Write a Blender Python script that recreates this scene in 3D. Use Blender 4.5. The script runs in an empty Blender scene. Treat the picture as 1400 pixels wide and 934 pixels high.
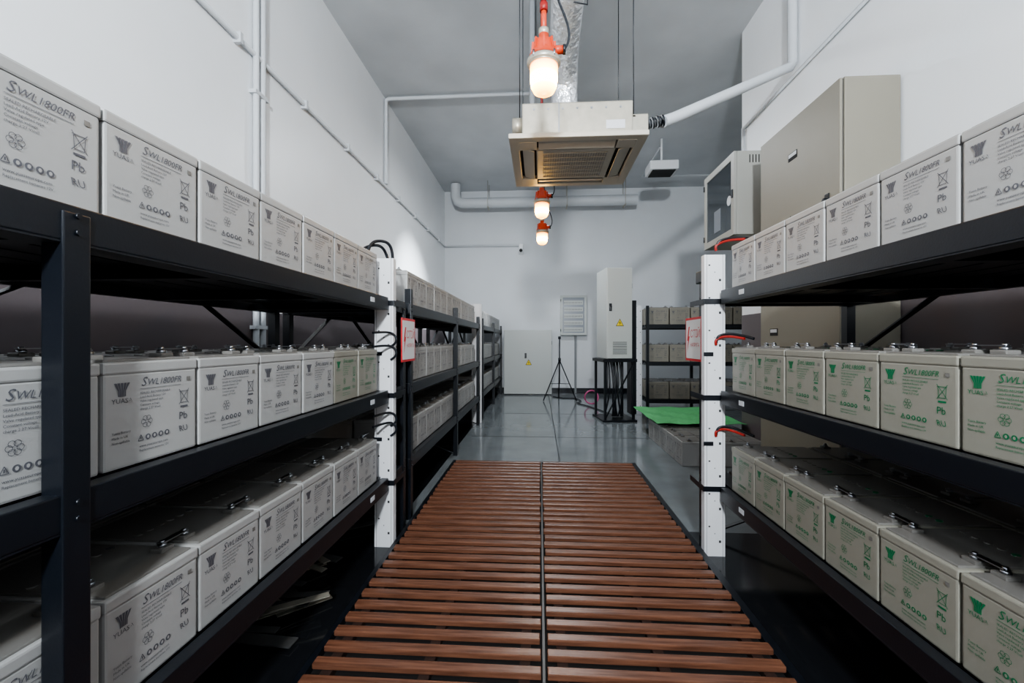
import bpy, bmesh, math, random
from mathutils import Vector, Matrix
random.seed(4)
scene=bpy.context.scene
COL=scene.collection

# ---------------- materials ----------------
def mat(name,col,rough=.5,metal=0,noise=0,nscale=8,bump=0,bscale=60,emit=None,estr=0,spec=.5,stretch=None,col2=None,bdist=.01):
    m=bpy.data.materials.new(name); m.use_nodes=True
    nt=m.node_tree; b=nt.nodes['Principled BSDF']
    b.inputs['Base Color'].default_value=(*col,1)
    b.inputs['Roughness'].default_value=rough
    b.inputs['Metallic'].default_value=metal
    b.inputs['Specular IOR Level'].default_value=spec
    tc=nt.nodes.new('ShaderNodeTexCoord'); mp=nt.nodes.new('ShaderNodeMapping')
    nt.links.new(tc.outputs['Object'],mp.inputs['Vector'])
    if stretch: mp.inputs['Scale'].default_value=stretch
    if noise>0 or col2:
        n=nt.nodes.new('ShaderNodeTexNoise'); n.inputs['Scale'].default_value=nscale; n.inputs['Detail'].default_value=6
        nt.links.new(mp.outputs[0],n.inputs['Vector'])
        r=nt.nodes.new('ShaderNodeValToRGB')
        c2=col2 if col2 else tuple(c*(1-noise) for c in col)
        r.color_ramp.elements[0].position=.3; r.color_ramp.elements[1].position=.7
        r.color_ramp.elements[0].color=(*c2,1); r.color_ramp.elements[1].color=(*col,1)
        nt.links.new(n.outputs['Fac'],r.inputs['Fac']); nt.links.new(r.outputs[0],b.inputs['Base Color'])
    if bump>0:
        n2=nt.nodes.new('ShaderNodeTexNoise'); n2.inputs['Scale'].default_value=bscale
        nt.links.new(mp.outputs[0],n2.inputs['Vector'])
        bp=nt.nodes.new('ShaderNodeBump'); bp.inputs['Strength'].default_value=bump; bp.inputs['Distance'].default_value=bdist
        nt.links.new(n2.outputs['Fac'],bp.inputs['Height']); nt.links.new(bp.outputs[0],b.inputs['Normal'])
    if emit:
        b.inputs['Emission Color'].default_value=(*emit,1); b.inputs['Emission Strength'].default_value=estr
    return m
WALL=mat('wall_paint',(.87,.885,.90),.40,noise=.04,nscale=1.5,bump=.06,bscale=40)
WSHADE=mat('lower_wall_shade',(.13,.11,.115),.5,noise=.1,nscale=2)  # shade behind the racks, put into the lower wall colour
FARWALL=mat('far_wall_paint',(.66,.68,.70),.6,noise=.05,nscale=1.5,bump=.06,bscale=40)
CEIL=mat('ceiling_paint',(.60,.62,.64),.6,noise=.18,nscale=1.0,bump=.1,bscale=20)
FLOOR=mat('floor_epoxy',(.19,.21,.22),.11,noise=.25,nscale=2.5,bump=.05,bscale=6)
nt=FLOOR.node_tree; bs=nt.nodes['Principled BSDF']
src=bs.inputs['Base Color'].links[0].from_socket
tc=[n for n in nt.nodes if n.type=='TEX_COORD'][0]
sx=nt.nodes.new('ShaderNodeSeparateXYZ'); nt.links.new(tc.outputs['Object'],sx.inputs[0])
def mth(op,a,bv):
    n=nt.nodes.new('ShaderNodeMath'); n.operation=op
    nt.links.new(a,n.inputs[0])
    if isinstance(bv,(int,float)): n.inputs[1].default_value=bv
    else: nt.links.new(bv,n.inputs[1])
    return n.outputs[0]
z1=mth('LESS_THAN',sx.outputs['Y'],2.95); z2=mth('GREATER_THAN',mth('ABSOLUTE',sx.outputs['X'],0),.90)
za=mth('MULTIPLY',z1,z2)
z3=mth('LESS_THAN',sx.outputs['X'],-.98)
rack_shade=mth('MAXIMUM',za,z3)
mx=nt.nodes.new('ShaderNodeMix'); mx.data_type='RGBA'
nt.links.new(rack_shade,mx.inputs['Factor']); nt.links.new(src,mx.inputs['A']); mx.inputs['B'].default_value=(.010,.011,.013,1)  # shade under the racks painted into the floor colour
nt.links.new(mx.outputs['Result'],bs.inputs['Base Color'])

GAPSHADE=mat('slat_gap_shade',(.005,.004,.004),.8)  # near-black colour for painted shade between the slats
BLACK=mat('black_metal',(.006,.008,.012),.34,bump=.03,bscale=150)
BATT=mat('battery_plastic',(.36,.355,.345),.42,noise=.04,nscale=3)
BATTG=mat('battery_plastic_beige',(.26,.248,.208),.42,noise=.04,nscale=3)
BATTT=mat('battery_plastic_tan',(.25,.23,.19),.45)
LID=mat('battery_lid_plastic',(.17,.162,.15),.32)
INKD=mat('ink_dark',(.095,.095,.11),.5)
INKG=mat('ink_green',(.006,.165,.065),.5)
LEAD=mat('lead_terminal',(.35,.36,.38),.3,1)
WHITE=mat('white_powdercoat',(.78,.79,.80),.4)
DUCTW=mat('white_duct_plastic',(.70,.70,.71),.45)
HOLE=mat('hole_dark',(.02,.02,.02),.8)
DUCTH=mat('duct_slot',(.16,.16,.17),.8)
CABW=mat('cabinet_white',(.48,.50,.485),.45)
CABB=mat('cabinet_beige',(.245,.225,.18),.5,noise=.04,nscale=2)
CABG=mat('cabinet_gasket',(.05,.05,.05),.6)
GLASSD=mat('smoked_glass',(.05,.06,.07),.08)
METERF=mat('meter_face',(.20,.22,.25),.3)
WOOD=mat('red_brown_wood',(.20,.088,.052),.27,nscale=5,stretch=(1,14,14),col2=(.095,.040,.024),bump=.1,bscale=30)
WOODD=mat('joist_wood',(.03,.014,.01),.6)
ALU=mat('aluminium_trim',(.10,.10,.10),.45,.4)
GALV=mat('galvanised_steel',(.46,.43,.36),.4,.5,noise=.15,nscale=20)
FOIL=mat('foil_insulation',(.92,.93,.95),.28,.75,bump=1,bscale=22,bdist=.03)
ORANGE=mat('orange_enamel',(.55,.06,.02),.4)
RED=mat('red_paint',(.60,.025,.03),.4)
REDD=mat('red_conduit',(.28,.015,.012),.45)
REDC=mat('red_cable',(.32,.02,.015),.4)
SIGNW=mat('sign_white',(.7,.7,.7),.4)
YEL=mat('yellow_label',(.80,.60,.02),.5)
GREEN=mat('green_sheet',(.09,.36,.13),.55)
PAPER=mat('label_paper',(.60,.62,.65),.6)
ACW=mat('ac_panel_white',(.52,.49,.43),.4)
ACD=mat('ac_grille',(.34,.33,.31),.5)
TUBE=mat('fluorescent_tube',(.9,.95,1),.3,emit=(.75,.88,1),estr=6)
PIPEW=mat('pipe_grey_white',(.58,.60,.62),.5)
PIPEG=mat('pipe_grey',(.20,.21,.22),.5)
PINK=mat('pink_hose',(.45,.08,.20),.5)
LAMPG=mat('lamp_glass',(1,.85,.55),.2,emit=(1,.6,.2),estr=1)
nt=LAMPG.node_tree; bs=nt.nodes['Principled BSDF']
tc=[n for n in nt.nodes if n.type=='TEX_COORD'][0]
sx=nt.nodes.new('ShaderNodeSeparateXYZ'); nt.links.new(tc.outputs['Object'],sx.inputs[0])
mr=nt.nodes.new('ShaderNodeMapRange'); mr.inputs['From Min'].default_value=.0; mr.inputs['From Max'].default_value=.14
nt.links.new(sx.outputs['Z'],mr.inputs['Value'])
cr=nt.nodes.new('ShaderNodeValToRGB'); e=cr.color_ramp.elements
e[0].position=0; e[0].color=(.045,.016,.001,1); e[1].position=1; e[1].color=(.03,.008,.0004,1)
x=e.new(.25); x.color=(.15,.075,.010,1)
x=e.new(.48); x.color=(1,.55,.13,1)
x=e.new(.72); x.color=(.15,.065,.007,1)
nt.links.new(mr.outputs[0],cr.inputs['Fac']); nt.links.new(cr.outputs[0],bs.inputs['Emission Color']); bs.inputs['Emission Strength'].default_value=130

# ---------------- mesh helpers ----------------
class MB:
    def __init__(s): s.bm=bmesh.new(); s.mats=[]
    def mi(s,m):
        if m not in s.mats: s.mats.append(m)
        return s.mats.index(m)
    def _new(s,geom_verts,m,M=None):
        if M is not None: bmesh.ops.transform(s.bm,matrix=M,verts=geom_verts)
        fs=set(f for v in geom_verts for f in v.link_faces); i=s.mi(m)
        for f in fs: f.material_index=i
        return fs
    def box(s,x0,x1,y0,y1,z0,z1,m,bev=0,M=None):
        r=bmesh.ops.create_cube(s.bm,size=1)['verts']
        T=Matrix.Translation(((x0+x1)/2,(y0+y1)/2,(z0+z1)/2))@Matrix.Diagonal((abs(x1-x0),abs(y1-y0),abs(z1-z0),1))
        bmesh.ops.transform(s.bm,matrix=T,verts=r)
        i=s.mi(m)
        for f in set(f for v in r for f in v.link_faces): f.material_index=i
        if bev>0:
            es=list(set(e for v in r for e in v.link_edges))
            o=bmesh.ops.bevel(s.bm,geom=es,offset=bev,segments=2,profile=.6,affect='EDGES',material=i)
            vs=list(set(v for f in o['faces'] for v in f.verts))
            r=vs
        if M is not None: bmesh.ops.transform(s.bm,matrix=M,verts=list(set(r)))
    def cyl(s,p0,p1,r,m,seg=12,r2=None):
        p0=Vector(p0);p1=Vector(p1);d=p1-p0
        v=bmesh.ops.create_cone(s.bm,cap_ends=True,segments=seg,radius1=r,radius2=r if r2 is None else r2,depth=d.length)['verts']
        M=Matrix.Translation((p0+p1)/2)@d.to_track_quat('Z','Y').to_matrix().to_4x4()
        fs=s._new(v,m,M)
        for f in fs:
            if len(f.verts)==4: f.smooth=True
    def beam(s,p0,p1,w,h,m):
        p0=Vector(p0);p1=Vector(p1);d=p1-p0
        v=bmesh.ops.create_cube(s.bm,size=1)['verts']
        M=Matrix.Translation((p0+p1)/2)@d.to_track_quat('Z','Y').to_matrix().to_4x4()@Matrix.Diagonal((w,h,d.length,1))
        s._new(v,m,M)
    def poly(s,pts,m):
        vs=[s.bm.verts.new(p) for p in pts]; f=s.bm.faces.new(vs); f.material_index=s.mi(m); return f
    def lathe(s,prof,m,seg=32,c=(0,0,0)):
        rings=[]
        for r,z in prof:
            rings.append([s.bm.verts.new((c[0]+r*math.cos(2*math.pi*k/seg),c[1]+r*math.sin(2*math.pi*k/seg),c[2]+z)) for k in range(seg)])
        i=s.mi(m)
        for a,b in zip(rings,rings[1:]):
            for k in range(seg):
                f=s.bm.faces.new((a[k],a[(k+1)%seg],b[(k+1)%seg],b[k])); f.material_index=i; f.smooth=True
        for rg in (rings[0],rings[-1]):
            f=s.bm.faces.new(rg); f.material_index=i
    def text(s,t,size,x,z,m,y=0,shear=0,align='LEFT',sx=1):
        me=text_mesh(t,size,shear,align)
        i=s.mi(m); n=len(s.bm.faces); nv=len(s.bm.verts)
        s.bm.from_mesh(me); s.bm.faces.ensure_lookup_table(); s.bm.verts.ensure_lookup_table()
        vs=s.bm.verts[nv:]
        for v in vs:
            c=v.co.copy(); v.co=(x+c.x*sx,y,z+c.y)
        for f in s.bm.faces[n:]: f.material_index=i
    def mesh(s,name,recalc=False):
        if recalc: bmesh.ops.recalc_face_normals(s.bm,faces=s.bm.faces)
        me=bpy.data.meshes.new(name); s.bm.to_mesh(me); s.bm.free()
        for m in s.mats: me.materials.append(m)
        return me
    def obj(s,name,parent=None,bev=0,loc=None,rot=0,recalc=False):
        o=bpy.data.objects.new(name,s.mesh(name,recalc)); COL.objects.link(o)
        if parent: o.parent=parent
        if loc: o.location=loc
        if rot: o.rotation_euler[2]=rot
        return o
_tc={}
def text_mesh(t,size,shear,align):
    k=(t,size,shear,align)
    if k in _tc: return _tc[k]
    c=bpy.data.curves.new('t','FONT'); c.body=t; c.size=size; c.shear=shear; c.align_x=align; c.resolution_u=2
    o=bpy.data.objects.new('t',c); COL.objects.link(o)
    bpy.context.view_layer.update()
    dg=bpy.context.evaluated_depsgraph_get()
    me=bpy.data.meshes.new_from_object(o.evaluated_get(dg))
    bpy.data.objects.remove(o); _tc[k]=me
    return me
def empty(name,loc=(0,0,0)):
    e=bpy.data.objects.new(name,None); COL.objects.link(e); e.location=loc; e.empty_display_size=.1; return e
def pipe(name,pts,r,m,parent=None,smooth=False):
    c=bpy.data.curves.new(name,'CURVE'); c.dimensions='3D'; c.bevel_depth=r; c.bevel_resolution=4; c.resolution_u=8
    if smooth:
        sp=c.splines.new('NURBS'); sp.points.add(len(pts)-1); sp.use_endpoint_u=True; sp.order_u=3
    else:
        sp=c.splines.new('POLY'); sp.points.add(len(pts)-1)
    for p,q in zip(sp.points,pts): p.co=(*q,1)
    sp.use_smooth=True
    c.materials.append(m); c.use_fill_caps=True
    o=bpy.data.objects.new(name,c); COL.objects.link(o)
    if parent: o.parent=parent
    return o

# ---------------- room ----------------
XL,XR,XR2,YB,YJ,YF,ZC=-2.33,2.40,4.8,-3.6,5.38,10.65,4.92
def slab(name,x0,x1,y0,y1,z0,z1,m):
    b=MB(); b.box(x0,x1,y0,y1,z0,z1,m); return b.obj(name)
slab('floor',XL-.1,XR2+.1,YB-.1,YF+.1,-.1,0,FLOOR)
slab('ceiling',XL-.1,XR2+.1,YB-.1,YF+.1,ZC,ZC+.1,CEIL)
slab('wall_left',XL-.1,XL,YB,YF,0,ZC,WALL)
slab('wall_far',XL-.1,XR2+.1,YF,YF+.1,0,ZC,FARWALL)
slab('wall_near',XL-.1,XR+.1,YB-.1,YB,0,ZC,WALL)
slab('wall_right',XR,XR2,YB,YJ,0,ZC,WALL)
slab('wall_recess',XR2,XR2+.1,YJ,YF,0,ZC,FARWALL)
slab('baseboard_far',XL,XR2,YF-.02,YF,0,.13,BLACK)
slab('trim_9',XL,XL+.008,YB,YF-.02,0,1.50,WSHADE)  # dark slab standing in for shade behind the left racks
slab('trim_10',XR-.004,XR,YB,YJ,0,1.56,WSHADE)  # same painted shade behind the right rack

# ---------------- battery mesh ----------------
BW,BD,BH,PITCH=.264,.40,.25,.27
def make_battery(ink,name,label=True,body=None):
    body=body or BATT
    b=MB(); w=BW/2
    b.box(-w+.002,w-.002,.002,BD-.002,0,BH-.032,body,bev=.006)
    b.box(-w,w,0,BD,BH-.034,BH-.006,body,bev=.005)
    b.box(-w+.012,w-.012,.012,BD-.012,BH-.008,BH,LID,bev=.003)
    for sx in (-1,1):
        x=sx*(w-.035); y=.075
        b.box(x-.02,x+.02,y-.018,y+.018,BH-.002,BH+.010,LID,bev=.003)
        b.cyl((x,y,BH+.008),(x,y,BH+.018),.011,LEAD,8)
        b.cyl((x,y,BH+.018),(x,y,BH+.026),.007,LEAD,6)
    b.box(w-.045,w+.045,.066,.084,BH+.0195,BH+.0225,LEAD)
    for k in range(6):
        x=-w+.04+k*(BW-.08)/5
        b.cyl((x,.22,BH-.001),(x,.22,BH+.003),.010,LID,10)
    y=.0006
    if label:
        cx=-w+.045
        for k in range(5):
            a0=-.020+k*.0082; a1=a0+.0064
            t=.48
            b.poly([(cx+a0*t,y,.165),(cx+a1*t,y,.165),(cx+a1*t,y,.178),(cx+a1,y,.196),(cx+a0,y,.196),(cx+a0*t,y,.178)],ink)
        b.text('YUASA',.0155,cx,.150,ink,y,align='CENTER',sx=1.05)
        b.text('S',.031,-w+.092,.184,ink,y,shear=.3)
        b.text('WL1800FR',.0225,-w+.1075,.185,ink,y,shear=.3,sx=.98)
        b.box(-w+.090,-w+.208,y-.0002,y+.0002,.1775,.1783,ink)
        b.box(-w+.228,-w+.240,y-.0002,y+.0002,.186,.197,LID)
        for k,l in enumerate(['SEALED RECHARGEABLE','Lead-Acid Battery 12V','Valve regulated type','Constant voltage','charge 2.27 V/cell']):
            b.text(l,.0078,-w+.090,.165-k*.0095,ink,y)
        for k,l in enumerate(['Yuasa Battery','Made in UK','Non-spillable']):
            b.text(l,.0082,-w+.02,.080-k*.011,ink,y)
        bx=w-.045; bz=.145
        def ln(x0,z0,x1,z1,t=.0008):
            d=Vector((x1-x0,0,z1-z0)).normalized(); n=Vector((-d.z,0,d.x))*t
            b.poly([(x0-n.x,y,z0-n.z),(x1-n.x,y,z1-n.z),(x1+n.x,y,z1+n.z),(x0+n.x,y,z0+n.z)],ink)
        for q in [(-.010,-.016,-.012,.012),(.010,-.016,.012,.012),(-.015,.014,.015,.014),(-.010,-.016,.010,-.016),(-.016,.020,.016,-.020),(.016,.020,-.016,-.020)]:
            ln(bx+q[0],bz+q[1],bx+q[2],bz+q[3])
        b.poly([(bx-.012,y,.116),(bx+.012,y,.116),(bx+.012,y,.121),(bx-.012,y,.121)],ink)
        b.text('Pb',.028,bx-.017,.085,ink,y)
        fx=-w+.108; fz=.098
        for k in range(6):
            a=k*math.pi/3; c=(fx+.009*math.cos(a),fz+.009*math.sin(a))
            N=8
            for j in range(N):
                t0=2*math.pi*j/N;t1=2*math.pi*(j+1)/N
                ln(c[0]+.006*math.cos(t0),c[1]+.006*math.sin(t0),c[0]+.006*math.cos(t1),c[1]+.006*math.sin(t1),.0005)
        ln(-w+.085,.054,-w+.099,.054);ln(-w+.085,.054,-w+.092,.068);ln(-w+.099,.054,-w+.092,.068); ln(-w+.092,.057,-w+.092,.063,.0013)
        for k in range(4):
            c=(-w+.111+k*.018,.060)
            b.poly([(c[0]+.007*math.cos(2*math.pi*j/14),y,c[1]+.007*math.sin(2*math.pi*j/14)) for j in range(14)][::-1],ink)
            b.poly([(c[0]+.0033*math.cos(2*math.pi*j/6+.5*k),y-.0004,c[1]+.0042*math.sin(2*math.pi*j/6+.5*k)) for j in range(6)][::-1],body)
        b.text('RU',.022,w-.060,.053,ink,y,shear=-.25)
        b.text('www.yuasaeurope.com',.0085,-w+.088,.038,ink,y)
        b.text('Replacement batteries 12V',.0075,-w+.088,.028,ink,y)
    return b.mesh(name)
ME_D=make_battery(INKD,'battery_dark'); ME_G=make_battery(INKG,'battery_green',True,BATTG)
ME_P=make_battery(INKD,'battery_plain',False); ME_PG=make_battery(INKD,'battery_plain_beige',False,BATTG)
ME_T=make_battery(INKD,'battery_tan',True,BATTT)

def bank(rows,side,xf,ystart,n):
    e=empty('battery_bank'); c=0
    for z,ink in rows:
        for k in range(n):
            yc=ystart+PITCH*(k+.5)
            for depth in (0,1):
                c+=1
                g=ink(yc)
                me=(ME_G if g else ME_D) if depth==0 else (ME_PG if g else ME_P)
                o=bpy.data.objects.new('battery_%d'%c,me); COL.objects.link(o); o.parent=e
                o.location=(side*(xf+depth*(BD+.012))+random.uniform(-.002,.002),yc,z+.004)
                o.rotation_euler[2]=(-side)*math.pi/2+random.uniform(-.004,.004)
    return e

def rack(side,xf,y0,y1,levels,posts,ptop,rear=.83,gap=None,labels=True):
    b=MB()
    X=lambda o:side*(xf+o)
    def bx(o0,o1,ya,yb,za,zb,m=BLACK,bev=0):
        xs=sorted((X(o0),X(o1))); b.box(xs[0],xs[1],ya,yb,za,zb,m,bev)
    for z in levels:
        z-=.001
        segs=[(y0,y1)] if not gap else [(y0,gap[0]),(gap[1],y1)]
        for a,c in segs:
            bx(-.045,-.004,a,c,z-.068,z+.004,bev=.003)
            bx(-.045,.03,a,c,z-.072,z-.068)
        bx(rear,rear+.04,y0,y1,z-.068,z)
        for o in (.015,.145,.275,.405,.535,.665):
            bx(o,o+.11,y0,y1,z-.028,z-.001)
        y=y0+.25
        while y<y1:
            bx(-.004,rear,y,y+.04,z-.066,z-.029); y+=.66
        if labels: bx(-.0465,-.045,2.30,2.355,z-.045,z-.02,PAPER)
    for p in posts:
        bx(-.050,-.004,p,p+.052,0,ptop,bev=.003)
        bx(rear,rear+.05,p,p+.052,0,ptop)
        for z in levels:
            for dz in (-.05,-.018):
                b.cyl((X(-.049),p+.026,z+dz),(X(-.055),p+.026,z+dz),.006,BLACK,6)
            bx(-.004,rear,p+.005,p+.045,z-.066,z-.03)
        b.beam((X(.0),p+.03,.02),(X(rear),p+.03,.34),.03,.008,BLACK)
    for a,c in zip(posts,posts[1:]):
        for k,(za,zb) in enumerate(zip([0]+list(levels),levels)):
            for s in (0,1):
                ya,yb=(a+.03,a+.65) if s==0 else (c+.02,c-.6)
                b.beam((X(rear+.02),ya,zb-.4 if zb>.5 else .02),(X(rear+.02),yb,zb-.06),.035,.008,BLACK)
    return b.obj('battery_rack')

LV=[.43,.955,1.512]
rack(-1,.95,-1.6,2.90,LV,[-1.5,.775,2.85],1.50,gap=(2.575,2.70))
bank([(LV[0],lambda y:False),(LV[1],lambda y:y>2.0),(LV[2],lambda y:False)],-1,.95,.897-9*PITCH,15)
rack(-1,.95,3.0,6.62,LV,[3.02,4.75,6.5],1.62,labels=False)
bank([(z,lambda y:False) for z in LV],-1,.95,3.10,12)
rack(-1,.95,6.95,10.45,LV,[6.98,8.7,10.38],1.62,labels=False)
bank([(z,lambda y:False) for z in LV],-1,.95,7.05,12)
RV=[.41,.965,1.54]
rack(1,1.08,-1.6,2.93,RV,[-1.5,2.86],1.62,gap=(2.585,2.72))
bank([(RV[0],lambda y:True),(RV[1],lambda y:True),(RV[2],lambda y:False)],1,1.08,2.553-15*PITCH,15)

def far_rack():
    b=MB(); x0,x1,y0,y1=1.93,4.3,8.15,9.05
    lv=[.20,.88,1.56]
    for z in lv:
        b.box(x0,x1,y0-.045,y0,z-.07,z,BLACK); b.box(x0,x1,y1,y1+.04,z-.07,z,BLACK)
        for o in (.05,.25,.45,.65): b.box(x0,x1,y0+o,y0+o+.05,z-.03,z-.002,BLACK)
        for x in (x0+.02,x0+1.1,x1-.06): b.box(x,x+.04,y0,y1,z-.065,z-.03,BLACK)
    for x in (x0,x0+1.1,x1-.05):
        for y in (y0-.05,y1): b.box(x,x+.05,y,y+.05,0,1.9,BLACK)
    b.obj('battery_rack')
    e=empty('battery_bank'); c=0
    for z in lv:
        for k in range(6):
            for d in (0,1):
                c+=1; o=bpy.data.objects.new('battery_%d'%c,ME_T); COL.objects.link(o); o.parent=e
                o.location=(x0+.24+k*.375,y0+.01+d*.42,z+.001); o.scale=(1.36,1,1.26)
far_rack()

def duct(xc,y,w,h,d=.05):
    b=MB()
    b.box(-w/2,w/2,0,d,0,h,DUCTW,bev=.002)
    n=int(h/.19)
    for k in range(n):
        z=.08+k*.19
        b.box(w*.20,w*.30,-.001,0,z,z+.014,HOLE)
        b.box(-w*.30,-w*.22,-.001,0,z+.09,z+.098,HOLE)
        b.box(-w*.02,w*.02,-.001,0,z+.05,z+.056,DUCTH)
    b.box(w*.38,w*.395,-.001,0,0,h,DUCTH)
    b.box(-w*.395,-w*.38,-.001,0,0,h,DUCTH)
    b.obj('cable_duct',loc=(xc,y,0))
duct(-.945,2.61,.118,1.755); duct(1.015,2.62,.118,1.755)
duct(-.97,6.70,.15,1.83); duct(1.78,8.05,.12,1.90)
b=MB()
for s,xc,yd in ((-1,-.945,2.66),(1,1.015,2.67)):
    for z in (.40,.93,1.49):
        b.box(xc-.064,xc+.064,yd-.057,yd-.052,z-.022,z+.008,BLACK,bev=.001)
        b.box(xc-s*.064-.003,xc-s*.064+.003,yd-.055,yd+.17,z-.022,z+.008,BLACK)
    for z in (.66,1.18):
        b.box(xc-.064,xc-.01,yd-.057,yd-.052,z-.015,z+.008,BLACK,bev=.001)
b.obj('duct_brackets')
def cables():
    e=empty('cable_loops')
    for z in (1.02,1.10,.62,.56):
        pipe('loop',[(-.95,2.45,z+.20),(-.91,2.58,z+.21),(-.87,2.60,z+.19),(-.86,2.60,z+.14),(-.90,2.60,z+.12)],.007,BLACK,e,True)
    for z in (.50,1.03,1.575):
        pipe('loop',[(1.12,2.48,z+.235),(1.08,2.55,z+.25),(1.04,2.605,z+.245),(1.01,2.608,z+.225),(1.02,2.612,z+.20)],.0075,REDC,e,True)
        pipe('loop',[(1.16,2.46,z+.235),(1.10,2.55,z+.265),(1.05,2.60,z+.262),(1.02,2.605,z+.245),(1.02,2.612,z+.21)],.0075,BLACK,e,True)
    pipe('loop',[(-1.0,2.50,1.77),(-1.0,2.53,1.84),(-.93,2.60,1.86),(-.90,2.63,1.82),(-.90,2.64,1.76)],.009,BLACK,e,True)
    pipe('loop',[(-1.05,2.48,1.77),(-1.02,2.55,1.82),(-.96,2.58,1.83),(-.94,2.63,1.80),(-.93,2.64,1.75)],.009,BLACK,e,True)
cables()

def sign(x,yc,zc,rot):
    b=MB(); w,h=.30,.29
    b.box(-w/2,w/2,0,.006,-h/2,h/2,RED,bev=.001)
    b.box(-w/2+.016,w/2-.016,-.001,.001,-h/2+.016,h/2-.016,SIGNW)
    y=-.0016
    b.poly([(-.085,y,.085),(-.115,y,-.01),(-.095,y,-.01),(-.112,y,-.09),(-.062,y,.02),(-.082,y,.02),(-.060,y,.085)],RED)
    b.text('СТІЙ!',.072,-.052,.012,RED,y)
    b.text('НАПРУГА',.036,-.052,-.05,RED,y)
    b.obj('warning_sign',loc=(x,yc,zc),rot=rot)
sign(-.888,2.93,1.26,math.pi/2); sign(1.018,2.99,1.265,-math.pi/2)

b=MB(); b.box(1.02,1.10,2.84,2.95,1.625,1.70,BLACK,bev=.006); b.box(1.04,1.08,2.86,2.90,1.70,1.715,BLACK); b.cyl((1.06,2.835,1.66),(1.06,2.845,1.66),.012,LEAD)
b.obj('junction_box')

# ---------------- wooden slatted grating ----------------
def grate(x0,x1):
    b=MB(); y=-1.0
    for xj in (x0+.06,(x0+x1)/2,x1-.06): b.box(xj-.02,xj+.02,-1.0,4.42,.006,.034,WOODD)
    while y<4.38:
        dz=random.uniform(-.001,.001); dx=random.uniform(-.005,.005)
        b.box(x0+dx,x1+dx,y,y+.043,.034,.056+dz,WOOD,bev=.004)
        y+=.092
    return b.obj('wooden_floor_grating')
grate(-.845,.004); grate(.026,.900)
slab('slat_shade_sheet',-.857,.911,-1.05,4.46,.0,.005,GAPSHADE)  # dark sheet on the floor, stands in for shade in the slat gaps
for n,(a,c) in enumerate([(-.884,-.858),(.912,.950)]):
    slab('trim_%d'%(n+1),a,c,-1.6,4.46,.0,.035,BLACK)
slab('trim_3',.010,.020,-1.0,4.44,.006,.060,ALU)
slab('trim_4',-.857,.911,4.44,4.46,.005,.03,BLACK)
for n,yy in enumerate((5.75,7.6)): slab('trim_%d'%(n+5),-.9,4.7,yy,yy+.012,0,.0015,BLACK)
slab('trim_7',.2,.212,4.47,10.2,0,.0012,BLACK)

# ---------------- cabinets ----------------
def tri(b,x,z,s,y):
    b.poly([(x-s,y,z-s*.8),(x+s,y,z-s*.8),(x,y,z+s)],HOLE); b.poly([(x-s*.8,y-.0005,z-s*.68),(x+s*.8,y-.0005,z-s*.68),(x,y-.0005,z+s*.76)],YEL)
    b.poly([(x+.1*s,y-.001,z+.45*s),(x-.25*s,y-.001,z-.05*s),(x,y-.001,z-.05*s),(x-.1*s,y-.001,z-.55*s),(x+.25*s,y-.001,z+.05*s),(x,y-.001,z+.05*s)],HOLE)
def cabinet(name,w,d,h,m,loc,rot,handle=None,tr=None,label=None,vents=False,plinth=0):
    b=MB()
    b.box(-w/2,w/2,.028,d,0,h,m,bev=.006)
    b.box(-w/2+.012,w/2-.012,.018,.030,.012,h-.012,CABG)
    b.box(-w/2+.004,w/2-.004,0,.02,.006,h-.006,m,bev=.006)
    if plinth: b.box(-w/2+.02,w/2-.02,.04,d-.01,-plinth,0,BLACK)
    if handle:
        x,z=handle
        b.box(x-.022,x+.022,-.008,0,z-.06,z+.06,BLACK,bev=.004); b.cyl((x,-.03,z+.01),(x,-.005,z+.01),.018,BLACK,14)
        b.box(x-.01,x+.01,-.035,-.022,z-.05,z+.02,BLACK,bev=.004)
    if tr: tri(b,tr[0],tr[1],tr[2],-.001)
    if label:
        x,z=label; b.box(x-.06,x+.06,-.003,0,z-.03,z+.03,HOLE,bev=.001); b.box(x-.052,x+.052,-.0045,-.002,z-.004,z+.024,PAPER)
    if vents:
        for k in range(7):
            b.box(-w*.28,w*.28,-.006,0,.06+k*.03,.072+k*.03,m,bev=.002); b.box(-w*.28,w*.28,-.001,0,.074+k*.03,.083+k*.03,HOLE)
    xh=-w/2+.006 if not handle or handle[0]>0 else w/2-.006
    for z in (h*.2,h*.8): b.cyl((xh,.01,z-.04),(xh,.01,z+.04),.008,BLACK,8)
    return b.obj(name,loc=loc,rot=rot)
cabinet('electrical_cabinet',1.06,.385,1.38,CABB,(2.0,3.59,1.64),-math.pi/2,handle=(.40,.58),tr=(-.05,.56,.055),label=(-.02,1.08),plinth=.03)
cabinet('electrical_cabinet',1.06,.385,1.52,CABB,(2.0,3.59,.08),-math.pi/2,handle=(.40,.8),label=(-.30,1.25),plinth=.08)

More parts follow.
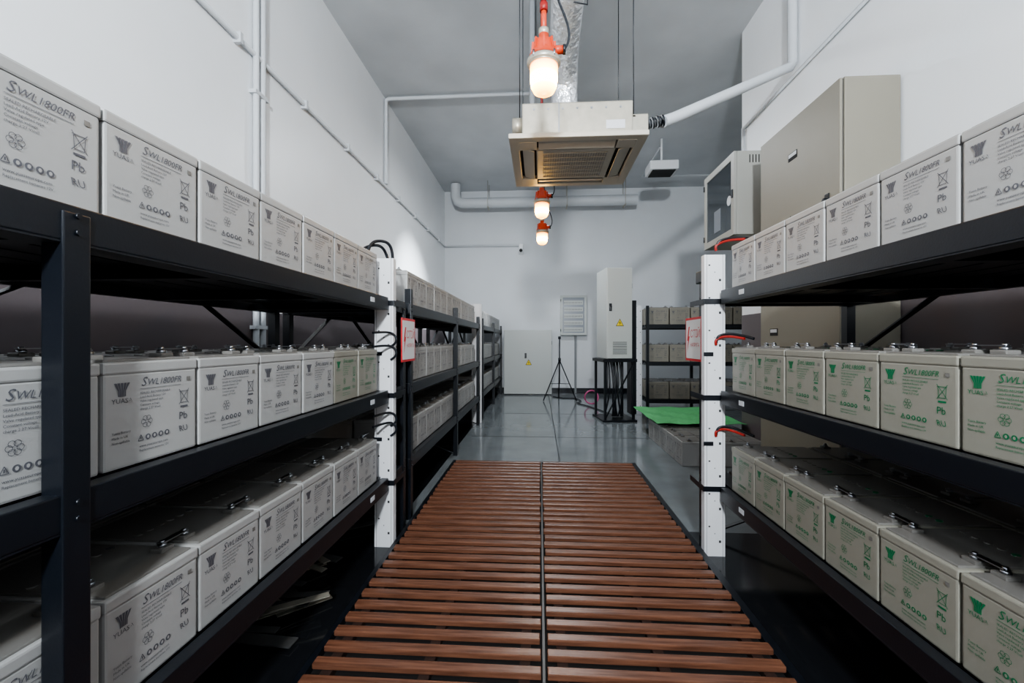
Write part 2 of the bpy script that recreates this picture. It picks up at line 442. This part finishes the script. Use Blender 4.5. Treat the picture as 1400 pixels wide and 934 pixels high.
def glazed(name,w,d,h,loc,rot,m,win,breakers=False):
    b=MB()
    b.box(-w/2,w/2,.03,d,0,h,m,bev=.006)
    fr=win
    for (a,c,z0,z1) in [(-w/2,-w/2+fr,0,h),(w/2-fr,w/2,0,h),(-w/2+fr,w/2-fr,0,fr),(-w/2+fr,w/2-fr,h-fr,h)]:
        b.box(a,c,0,.028,z0,z1,m,bev=.003)
    b.box(-w/2+fr,w/2-fr,.010,.018,fr,h-fr,GLASSD if not breakers else METERF)
    if breakers:
        nr=5
        for r in range(nr):
            z=fr+.03+r*(h-2*fr-.04)/nr
            b.box(-w/2+fr+.03,w/2-fr-.03,.003,.010,z,z+.10,CABW)
            for k in range(12):
                x=-w/2+fr+.04+k*(w-2*fr-.08)/12
                b.box(x,x+.010,-.001,.004,z+.03,z+.062,HOLE)
        b.box(.03,.08,d-.045,d-.02,-1.395,0,PIPEG)
    else:
        b.box(-.12,.05,.007,.011,fr+.06,fr+.30,METERF)
        b.cyl((w/2-fr-.06,.005,h*.45),(w/2-fr-.06,.010,h*.45),.05,PAPER,20)
        b.box(w/2-fr*.7,w/2-fr*.3,-.01,0,h*.45,h*.55,BLACK,bev=.003)
        for k in range(6): b.box(w/2,w/2+.001,.15+k*.03,.16+k*.03,h-.12,h-.04,HOLE)
    for z in (.12,h-.12): b.cyl((-w/2+.01,-.004,z-.03),(-w/2+.01,-.004,z+.03),.008,BLACK,8)
    return b.obj(name,loc=loc,rot=rot)
CABM=mat('meter_box_paint',(.34,.335,.305),.45)
glazed('wall_meter_box',.80,.445,.84,(1.95,4.95,2.33),-math.pi/2,CABM,.07)
glazed('distribution_board',.62,.15,.95,(.80,10.498,1.40),0,CABW,.055,True)
cabinet('low_cabinet',1.12,.36,1.50,CABW,(-.28,10.24,.02),0,handle=(-.05,.9),tr=(.02,.74,.075),plinth=.02)

par=empty('control_cabinet',(1.24,6.9,0)); par.rotation_euler[2]=math.radians(8)
c=cabinet('housing',.40,.60,1.42,CABW,(0,0,.98),0,handle=(-.15,.8),tr=(.0,.56,.065),vents=True); c.parent=par
b=MB()
for x in (-.24,.21):
    for y in (.02,.56): b.box(x,x+.035,y,y+.035,0,.98,BLACK)
b.box(-.27,.27,-.02,.62,.93,.975,BLACK); b.box(-.27,.27,-.02,.62,0,.03,BLACK)
b.beam((-.22,.03,.05),(.22,.03,.9),.02,.02,BLACK)
o=b.obj('stand'); o.parent=par
for k in range(9):
    x=-.12+.03*k
    o=pipe('cable',[(x,.3,.95),(x+random.uniform(-.05,.05),.2,.6),(x+random.uniform(-.06,.06),.25,.3),(x+random.uniform(-.08,.08),.3,.04)],.013,BLACK,par,True)
b=MB(); b.box(.215,.30,.1,.3,.1,1.9,BLACK,bev=.004); o=b.obj('side_trunking'); o.parent=par

b=MB(); c0=Vector((.42,9.4,0))
b.cyl(c0+Vector((0,0,.35)),c0+Vector((0,0,1.30)),.013,BLACK)
b.cyl(c0+Vector((0,0,1.30)),c0+Vector((0,0,1.36)),.03,BLACK)
for a in (90,210,330):
    d=Vector((math.cos(math.radians(a)),math.sin(math.radians(a)),0))
    b.cyl(c0+Vector((0,0,.85)),c0+d*.40+Vector((0,0,.01)),.012,BLACK)
    b.cyl(c0+Vector((0,0,.35)),c0+d*.24+Vector((0,0,.36)),.007,BLACK)
b.cyl(c0+Vector((0,0,.82)),c0+Vector((0,0,.90)),.028,BLACK)
b.obj('tripod_stand')
pipe('coiled_hose',[(1.0+.13*math.cos(t*.5),8.6+.03*math.sin(t),.17+.13*math.sin(t*.5)) for t in range(0,40)],.014,PINK)
pipe('floor_cable',[(.3,9.9,.012),(.5,9.6,.012),(.75,9.7,.012),(.9,9.2,.012),(.7,8.9,.012),(.95,8.5,.012),(1.2,7.6,.012)],.01,BLACK,None,True)

e=empty('spare_batteries')
for k in range(5):
    for d in (0,1):
        o=bpy.data.objects.new('battery_%d'%(k*2+d+1),ME_D if d==0 else ME_P); COL.objects.link(o); o.parent=e
        o.location=(1.42+d*.41,4.62+k*.275,.001); o.rotation_euler[2]=-math.pi/2
b=MB()
N=14
vv=[[b.bm.verts.new((1.36+i*.085,5.20+j*.10,.298+.006*math.sin(i*1.3+j))) for j in range(N)] for i in range(N-1)]
for i in range(N-2):
    for j in range(N-1):
        f=b.bm.faces.new((vv[i][j],vv[i+1][j],vv[i+1][j+1],vv[i][j+1])); f.material_index=b.mi(GREEN)
o=b.obj('green_sheet'); s=o.modifiers.new('s','SOLIDIFY'); s.thickness=.004

# ---------------- air conditioner cassette ----------------
ac=empty('ceiling_air_conditioner',(.26,3.47,2.64))
b=MB(); W=.475
b.box(-W,W,-W,-W+.07,0,.035,ACW,bev=.008); b.box(-W,W,W-.07,W,0,.035,ACW,bev=.008)
b.box(-W,-W+.07,-W+.06,W-.06,0,.035,ACW,bev=.008); b.box(W-.07,W,-W+.06,W-.06,0,.035,ACW,bev=.008)
b.box(-W+.05,W-.05,-W+.05,W-.05,.028,.036,HOLE)
for s in (-1,1):
    for ax in (0,1):
        M=Matrix.Rotation(math.pi/2*ax,4,'Z')@Matrix.Translation((0,s*.345,.004))@Matrix.Rotation(s*math.radians(14),4,'X')
        b.box(-.27,.27,-.046,.040,-.004,.004,ACW,bev=.002,M=M)
for sx in (-1,1):
    for sy in (-1,1): b.box(min(sx*.28,sx*.41),max(sx*.28,sx*.41),min(sy*.28,sy*.41),max(sy*.28,sy*.41),-.002,.03,ACW,bev=.004)
b.box(-.285,.285,-.285,.285,-.006,.02,ACW,bev=.01)
for k in range(26):
    x=-.235+k*.0184; b.box(x,x+.007,-.235,.235,-.009,-.006,ACD)
for k in range(7):
    yk=-.235+k*.0765; b.box(-.235,.235,yk,yk+.01,-.0095,-.006,ACW)
o=b.obj('grille_panel'); o.parent=ac
b=MB(); H=.385
b.box(-H,H,-H,H,.037,.285,GALV,bev=.01)
b.box(-H-.004,H+.004,-H-.004,H+.004,.037,.06,GALV)
for k in range(-3,4): b.cyl((k*.1,-H-.003,.24),(k*.1,-H,.24),.008,LEAD,8)
b.box(-.13,-.122,-H-.002,-H,.06,.28,LEAD); b.box(.20,.33,-H-.003,-H,.09,.15,PAPER)
b.box(H,H+.12,-.32,-.10,.08,.22,GALV,bev=.006)
b.cyl((-H,-.3,.16),(-H-.07,-.3,.16),.06,GALV,16)
for sx in (-1,1):
    for sy in (-1,1):
        b.box(sx*(H+.0)-.03,sx*(H+.0)+.03,sy*.3-.02,sy*.3+.02,.20,.21,GALV)
        b.cyl((sx*(H+.02),sy*.3,.18),(sx*(H+.02),sy*.3,ZC-2.64),.004,BLACK,6)
o=b.obj('body'); o.parent=ac
b=MB()
for k in range(8): b.cyl((.50+k*.018,-.21,.19+k*.004),(.512+k*.018,-.21,.193+k*.004),.040 if k%2 else .033,BLACK,16)
o=b.obj('hose_stub'); o.parent=ac

pipe('drain_pipe',[(.90,3.28,2.86),(1.0,3.35,2.92),(2.30,4.20,3.78),(2.35,4.25,3.85),(2.35,4.25,4.91)],.042,PIPEW)
e=empty('insulated_duct')
pipe('run',[(.17,-3.5,3.42),(.175,0,3.42),(.175,2.6,3.42),(.18,3.3,3.42),(.20,3.55,3.38),(.20,3.60,3.2),(.20,3.6,2.95)],.105,FOIL,e,True)
for y in (0.4,1.6,2.7):
    pipe('hanger',[(.06,y,ZC),(.06,y,3.36),(.29,y,3.305),(.29,y,ZC)],.005,BLACK,e)
pipe('conduit',[(-.05,0,4.87),(-.05,6.4,4.87),(-2.25,6.42,4.87),(-2.29,6.42,4.85),(-2.29,6.42,3.60)],.028,PIPEW)
pipe('conduit',[(-.06,6.4,4.86),(-.06,3.40,4.80),(-.06,3.40,2.95)],.022,PIPEG)
pipe('conduit',[(XL+.03,-3.5,3.57),(XL+.03,10.60,3.57),(-.45,10.60,3.57)],.022,PIPEW)
for dy in (0,.085): pipe('conduit',[(XL+.035,3.42+dy,.02),(XL+.035,3.42+dy,4.90)],.024,PIPEW)
pipe('conduit',[(XR-.025,-3.5,3.74),(XR-.025,5.30,3.74),(XR-.025,5.30,2.6)],.018,PIPEW)
pipe('conduit',[(4.7,9.6,4.80),(2.2,9.6,4.80),(2.2,8.2,4.80)],.02,PIPEW)
b=MB()
for k in range(14): b.box(XL,XL+.06,-2.5+k*.95,-2.47+k*.95,3.53,3.61,PIPEW)
for k in range(5):
    b.box(XL,XL+.06,3.38,3.55,.4+k*.95,.43+k*.95,PIPEW)
b.obj('conduit_clips')
pipe('ventilation_pipe',[(-1.95,10.1,4.90),(-1.95,10.1,4.62),(-1.90,10.1,4.50),(-1.78,10.1,4.46),(2.2,10.1,4.46)],.12,PIPEW)
b=MB()
for x in (-1.2,.6,1.9):
    b.box(x,x+.03,9.95,10.25,4.325,4.335,GALV); b.cyl((x+.015,9.955,4.32),(x+.015,9.955,4.92),.006,GALV,6); b.cyl((x+.015,10.245,4.32),(x+.015,10.245,4.92),.006,GALV,6)
b.obj('pipe_hangers')
b=MB(); b.box(-.50,-.40,10.55,10.65,3.42,3.60,WHITE,bev=.01); b.cyl((-.45,10.56,3.46),(-.45,10.44,3.42),.05,WHITE,18); b.cyl((-.45,10.44,3.42),(-.45,10.43,3.417),.04,HOLE,18); b.cyl((-.45,10.6,3.46),(-.45,10.6,3.36),.06,WHITE,18)
b.obj('security_camera')
b=MB(); b.box(1.95,2.45,7.9,8.3,4.30,4.46,WHITE,bev=.02); b.box(2.0,2.4,7.93,8.27,4.285,4.30,HOLE); b.cyl((2.2,8.1,4.46),(2.2,8.1,4.92),.02,WHITE); b.obj('emergency_light')
b=MB(); b.box(-1.05,-.15,3.9,4.0,4.86,4.92,PIPEW); b.box(-1.9,-1.2,3.8,4.1,4.88,4.92,PIPEW,bev=.01); b.obj('trim_8')

# ---------------- lamps ----------------
def lamp(x,y,zb):
    e=empty('pendant_bulkhead_lamp',(x,y,zb))
    b=MB()
    b.lathe([(.004,0),(.03,.004),(.052,.018),(.064,.042),(.068,.075),(.069,.105),(.069,.135),(.066,.150)],LAMPG,32)
    b.lathe([(.0695,.128),(.0705,.136),(.0695,.144)],LAMPG,32)
    b.obj('glass_globe',e)
    b=MB()
    b.lathe([(.072,.146),(.080,.150),(.084,.158),(.084,.172),(.076,.178),(.070,.185)],GALV,32)
    b.lathe([(.074,.182),(.072,.196),(.058,.215),(.052,.235),(.050,.262),(.038,.272),(.026,.278),(.024,.31)],ORANGE,32)
    for k in range(8):
        a=k*math.pi/4; d=Vector((math.cos(a),math.sin(a),0))
        b.beam(d*.055+Vector((0,0,.185)),d*.048+Vector((0,0,.268)),.008,.022,ORANGE)
    b.cyl((.045,0,.225),(.095,0,.225),.020,ORANGE,16); b.cyl((.095,0,.225),(.108,0,.225),.024,BLACK,8)
    for s in (-1,1): b.cyl((.05*s,-.062,.16),(.05*s,-.062,.19),.006,LEAD,6)
    b.lathe([(.018,.30),(.026,.305),(.026,.33),(.018,.335)],GALV,20)
    b.cyl((0,0,.30),(0,0,.46),.014,ORANGE,14)
    b.cyl((0,0,.42),(0,0,.46),.020,REDD,14)
    b.cyl((0,0,.46),(0,0,ZC-zb),.012,REDD,12)
    b.obj('housing',e)
    pipe('supply_cable',[(.10,0,.225),(.13,0,.26),(.12,0,.36),(.05,0,.52),(.02,0,.8)],.006,BLACK,e,True)
lamp(.02,2.2,2.48); lamp(.02,4.4,2.48); lamp(.03,5.6,2.48)

b=MB(); b.box(-.1,.62,6.9,7.05,4.40,4.46,WHITE,bev=.006); b.cyl((-.08,6.94,4.38),(.60,6.94,4.38),.014,TUBE); b.cyl((-.08,7.01,4.38),(.60,7.01,4.38),.014,TUBE)
for x in (0,.52): b.cyl((x,6.975,4.46),(x,6.975,4.92),.005,BLACK,6)
b.obj('fluorescent_lamp')

b=MB()
for k in range(12):
    M=Matrix.Translation((-1.18+random.uniform(-.12,.12),2.05+random.uniform(-.25,.35),.02+.006*k))@Matrix.Rotation(random.uniform(-.6,.9),4,'Z')@Matrix.Rotation(random.uniform(-.05,.05),4,'Y')
    b.box(-.12,.12,-.02,.02,-.002,.002,GALV if k%3 else ALU,M=M)
for k in range(5):
    M=Matrix.Translation((-1.25+random.uniform(-.1,.1),1.4+k*.35,.012+.004*k))@Matrix.Rotation(random.uniform(-1,1),4,'Z')
    b.box(-.2,.2,-.03,.03,-.003,.003,ALU,M=M)
b.obj('metal_offcuts')

# ---------------- lights ----------------
def area(name,loc,target,sx,sy,power,col):
    l=bpy.data.lights.new(name,'AREA'); l.shape='RECTANGLE'; l.size=sx; l.size_y=sy; l.energy=power; l.color=col
    o=bpy.data.objects.new(name,l); COL.objects.link(o); o.location=loc
    o.rotation_euler=(Vector(target)-Vector(loc)).to_track_quat('-Z','Y').to_euler(); return o
COOL=(.88,.945,1.0)
area('room_light_near',(.05,-2.3,2.9),(0,1.2,4.4),.30,.22,440,COOL)
area('ceiling_light_far',(.25,7.0,4.33),(.25,7.0,0),.6,.12,85,COOL)
l=bpy.data.lights.new('wall_fill_spot','SPOT'); l.energy=2200; l.spot_size=math.radians(46); l.spot_blend=1; l.color=COOL; l.shadow_soft_size=.08  # added spot, hidden behind the cassette, brightens the left wall
o=bpy.data.objects.new('wall_fill_spot',l); COL.objects.link(o); o.location=(.5,6.9,4.15)
o.rotation_euler=(Vector((-2.2,7.9,1.8))-o.location).to_track_quat('-Z','Y').to_euler()

w=bpy.data.worlds.new('w'); scene.world=w; w.use_nodes=True
w.node_tree.nodes['Background'].inputs[0].default_value=(.5,.6,.7,1); w.node_tree.nodes['Background'].inputs[1].default_value=.05
try: scene.view_settings.look='AgX - Medium High Contrast'
except Exception as ex: print(ex)

cam=bpy.data.cameras.new('camera'); cam.sensor_width=36; cam.sensor_fit='HORIZONTAL'; cam.lens=600/1400*36; cam.clip_start=.02
co=bpy.data.objects.new('camera',cam); COL.objects.link(co); co.location=(0,0,1.25); co.rotation_euler=(math.pi/2,0,math.atan(38/600))
scene.camera=co
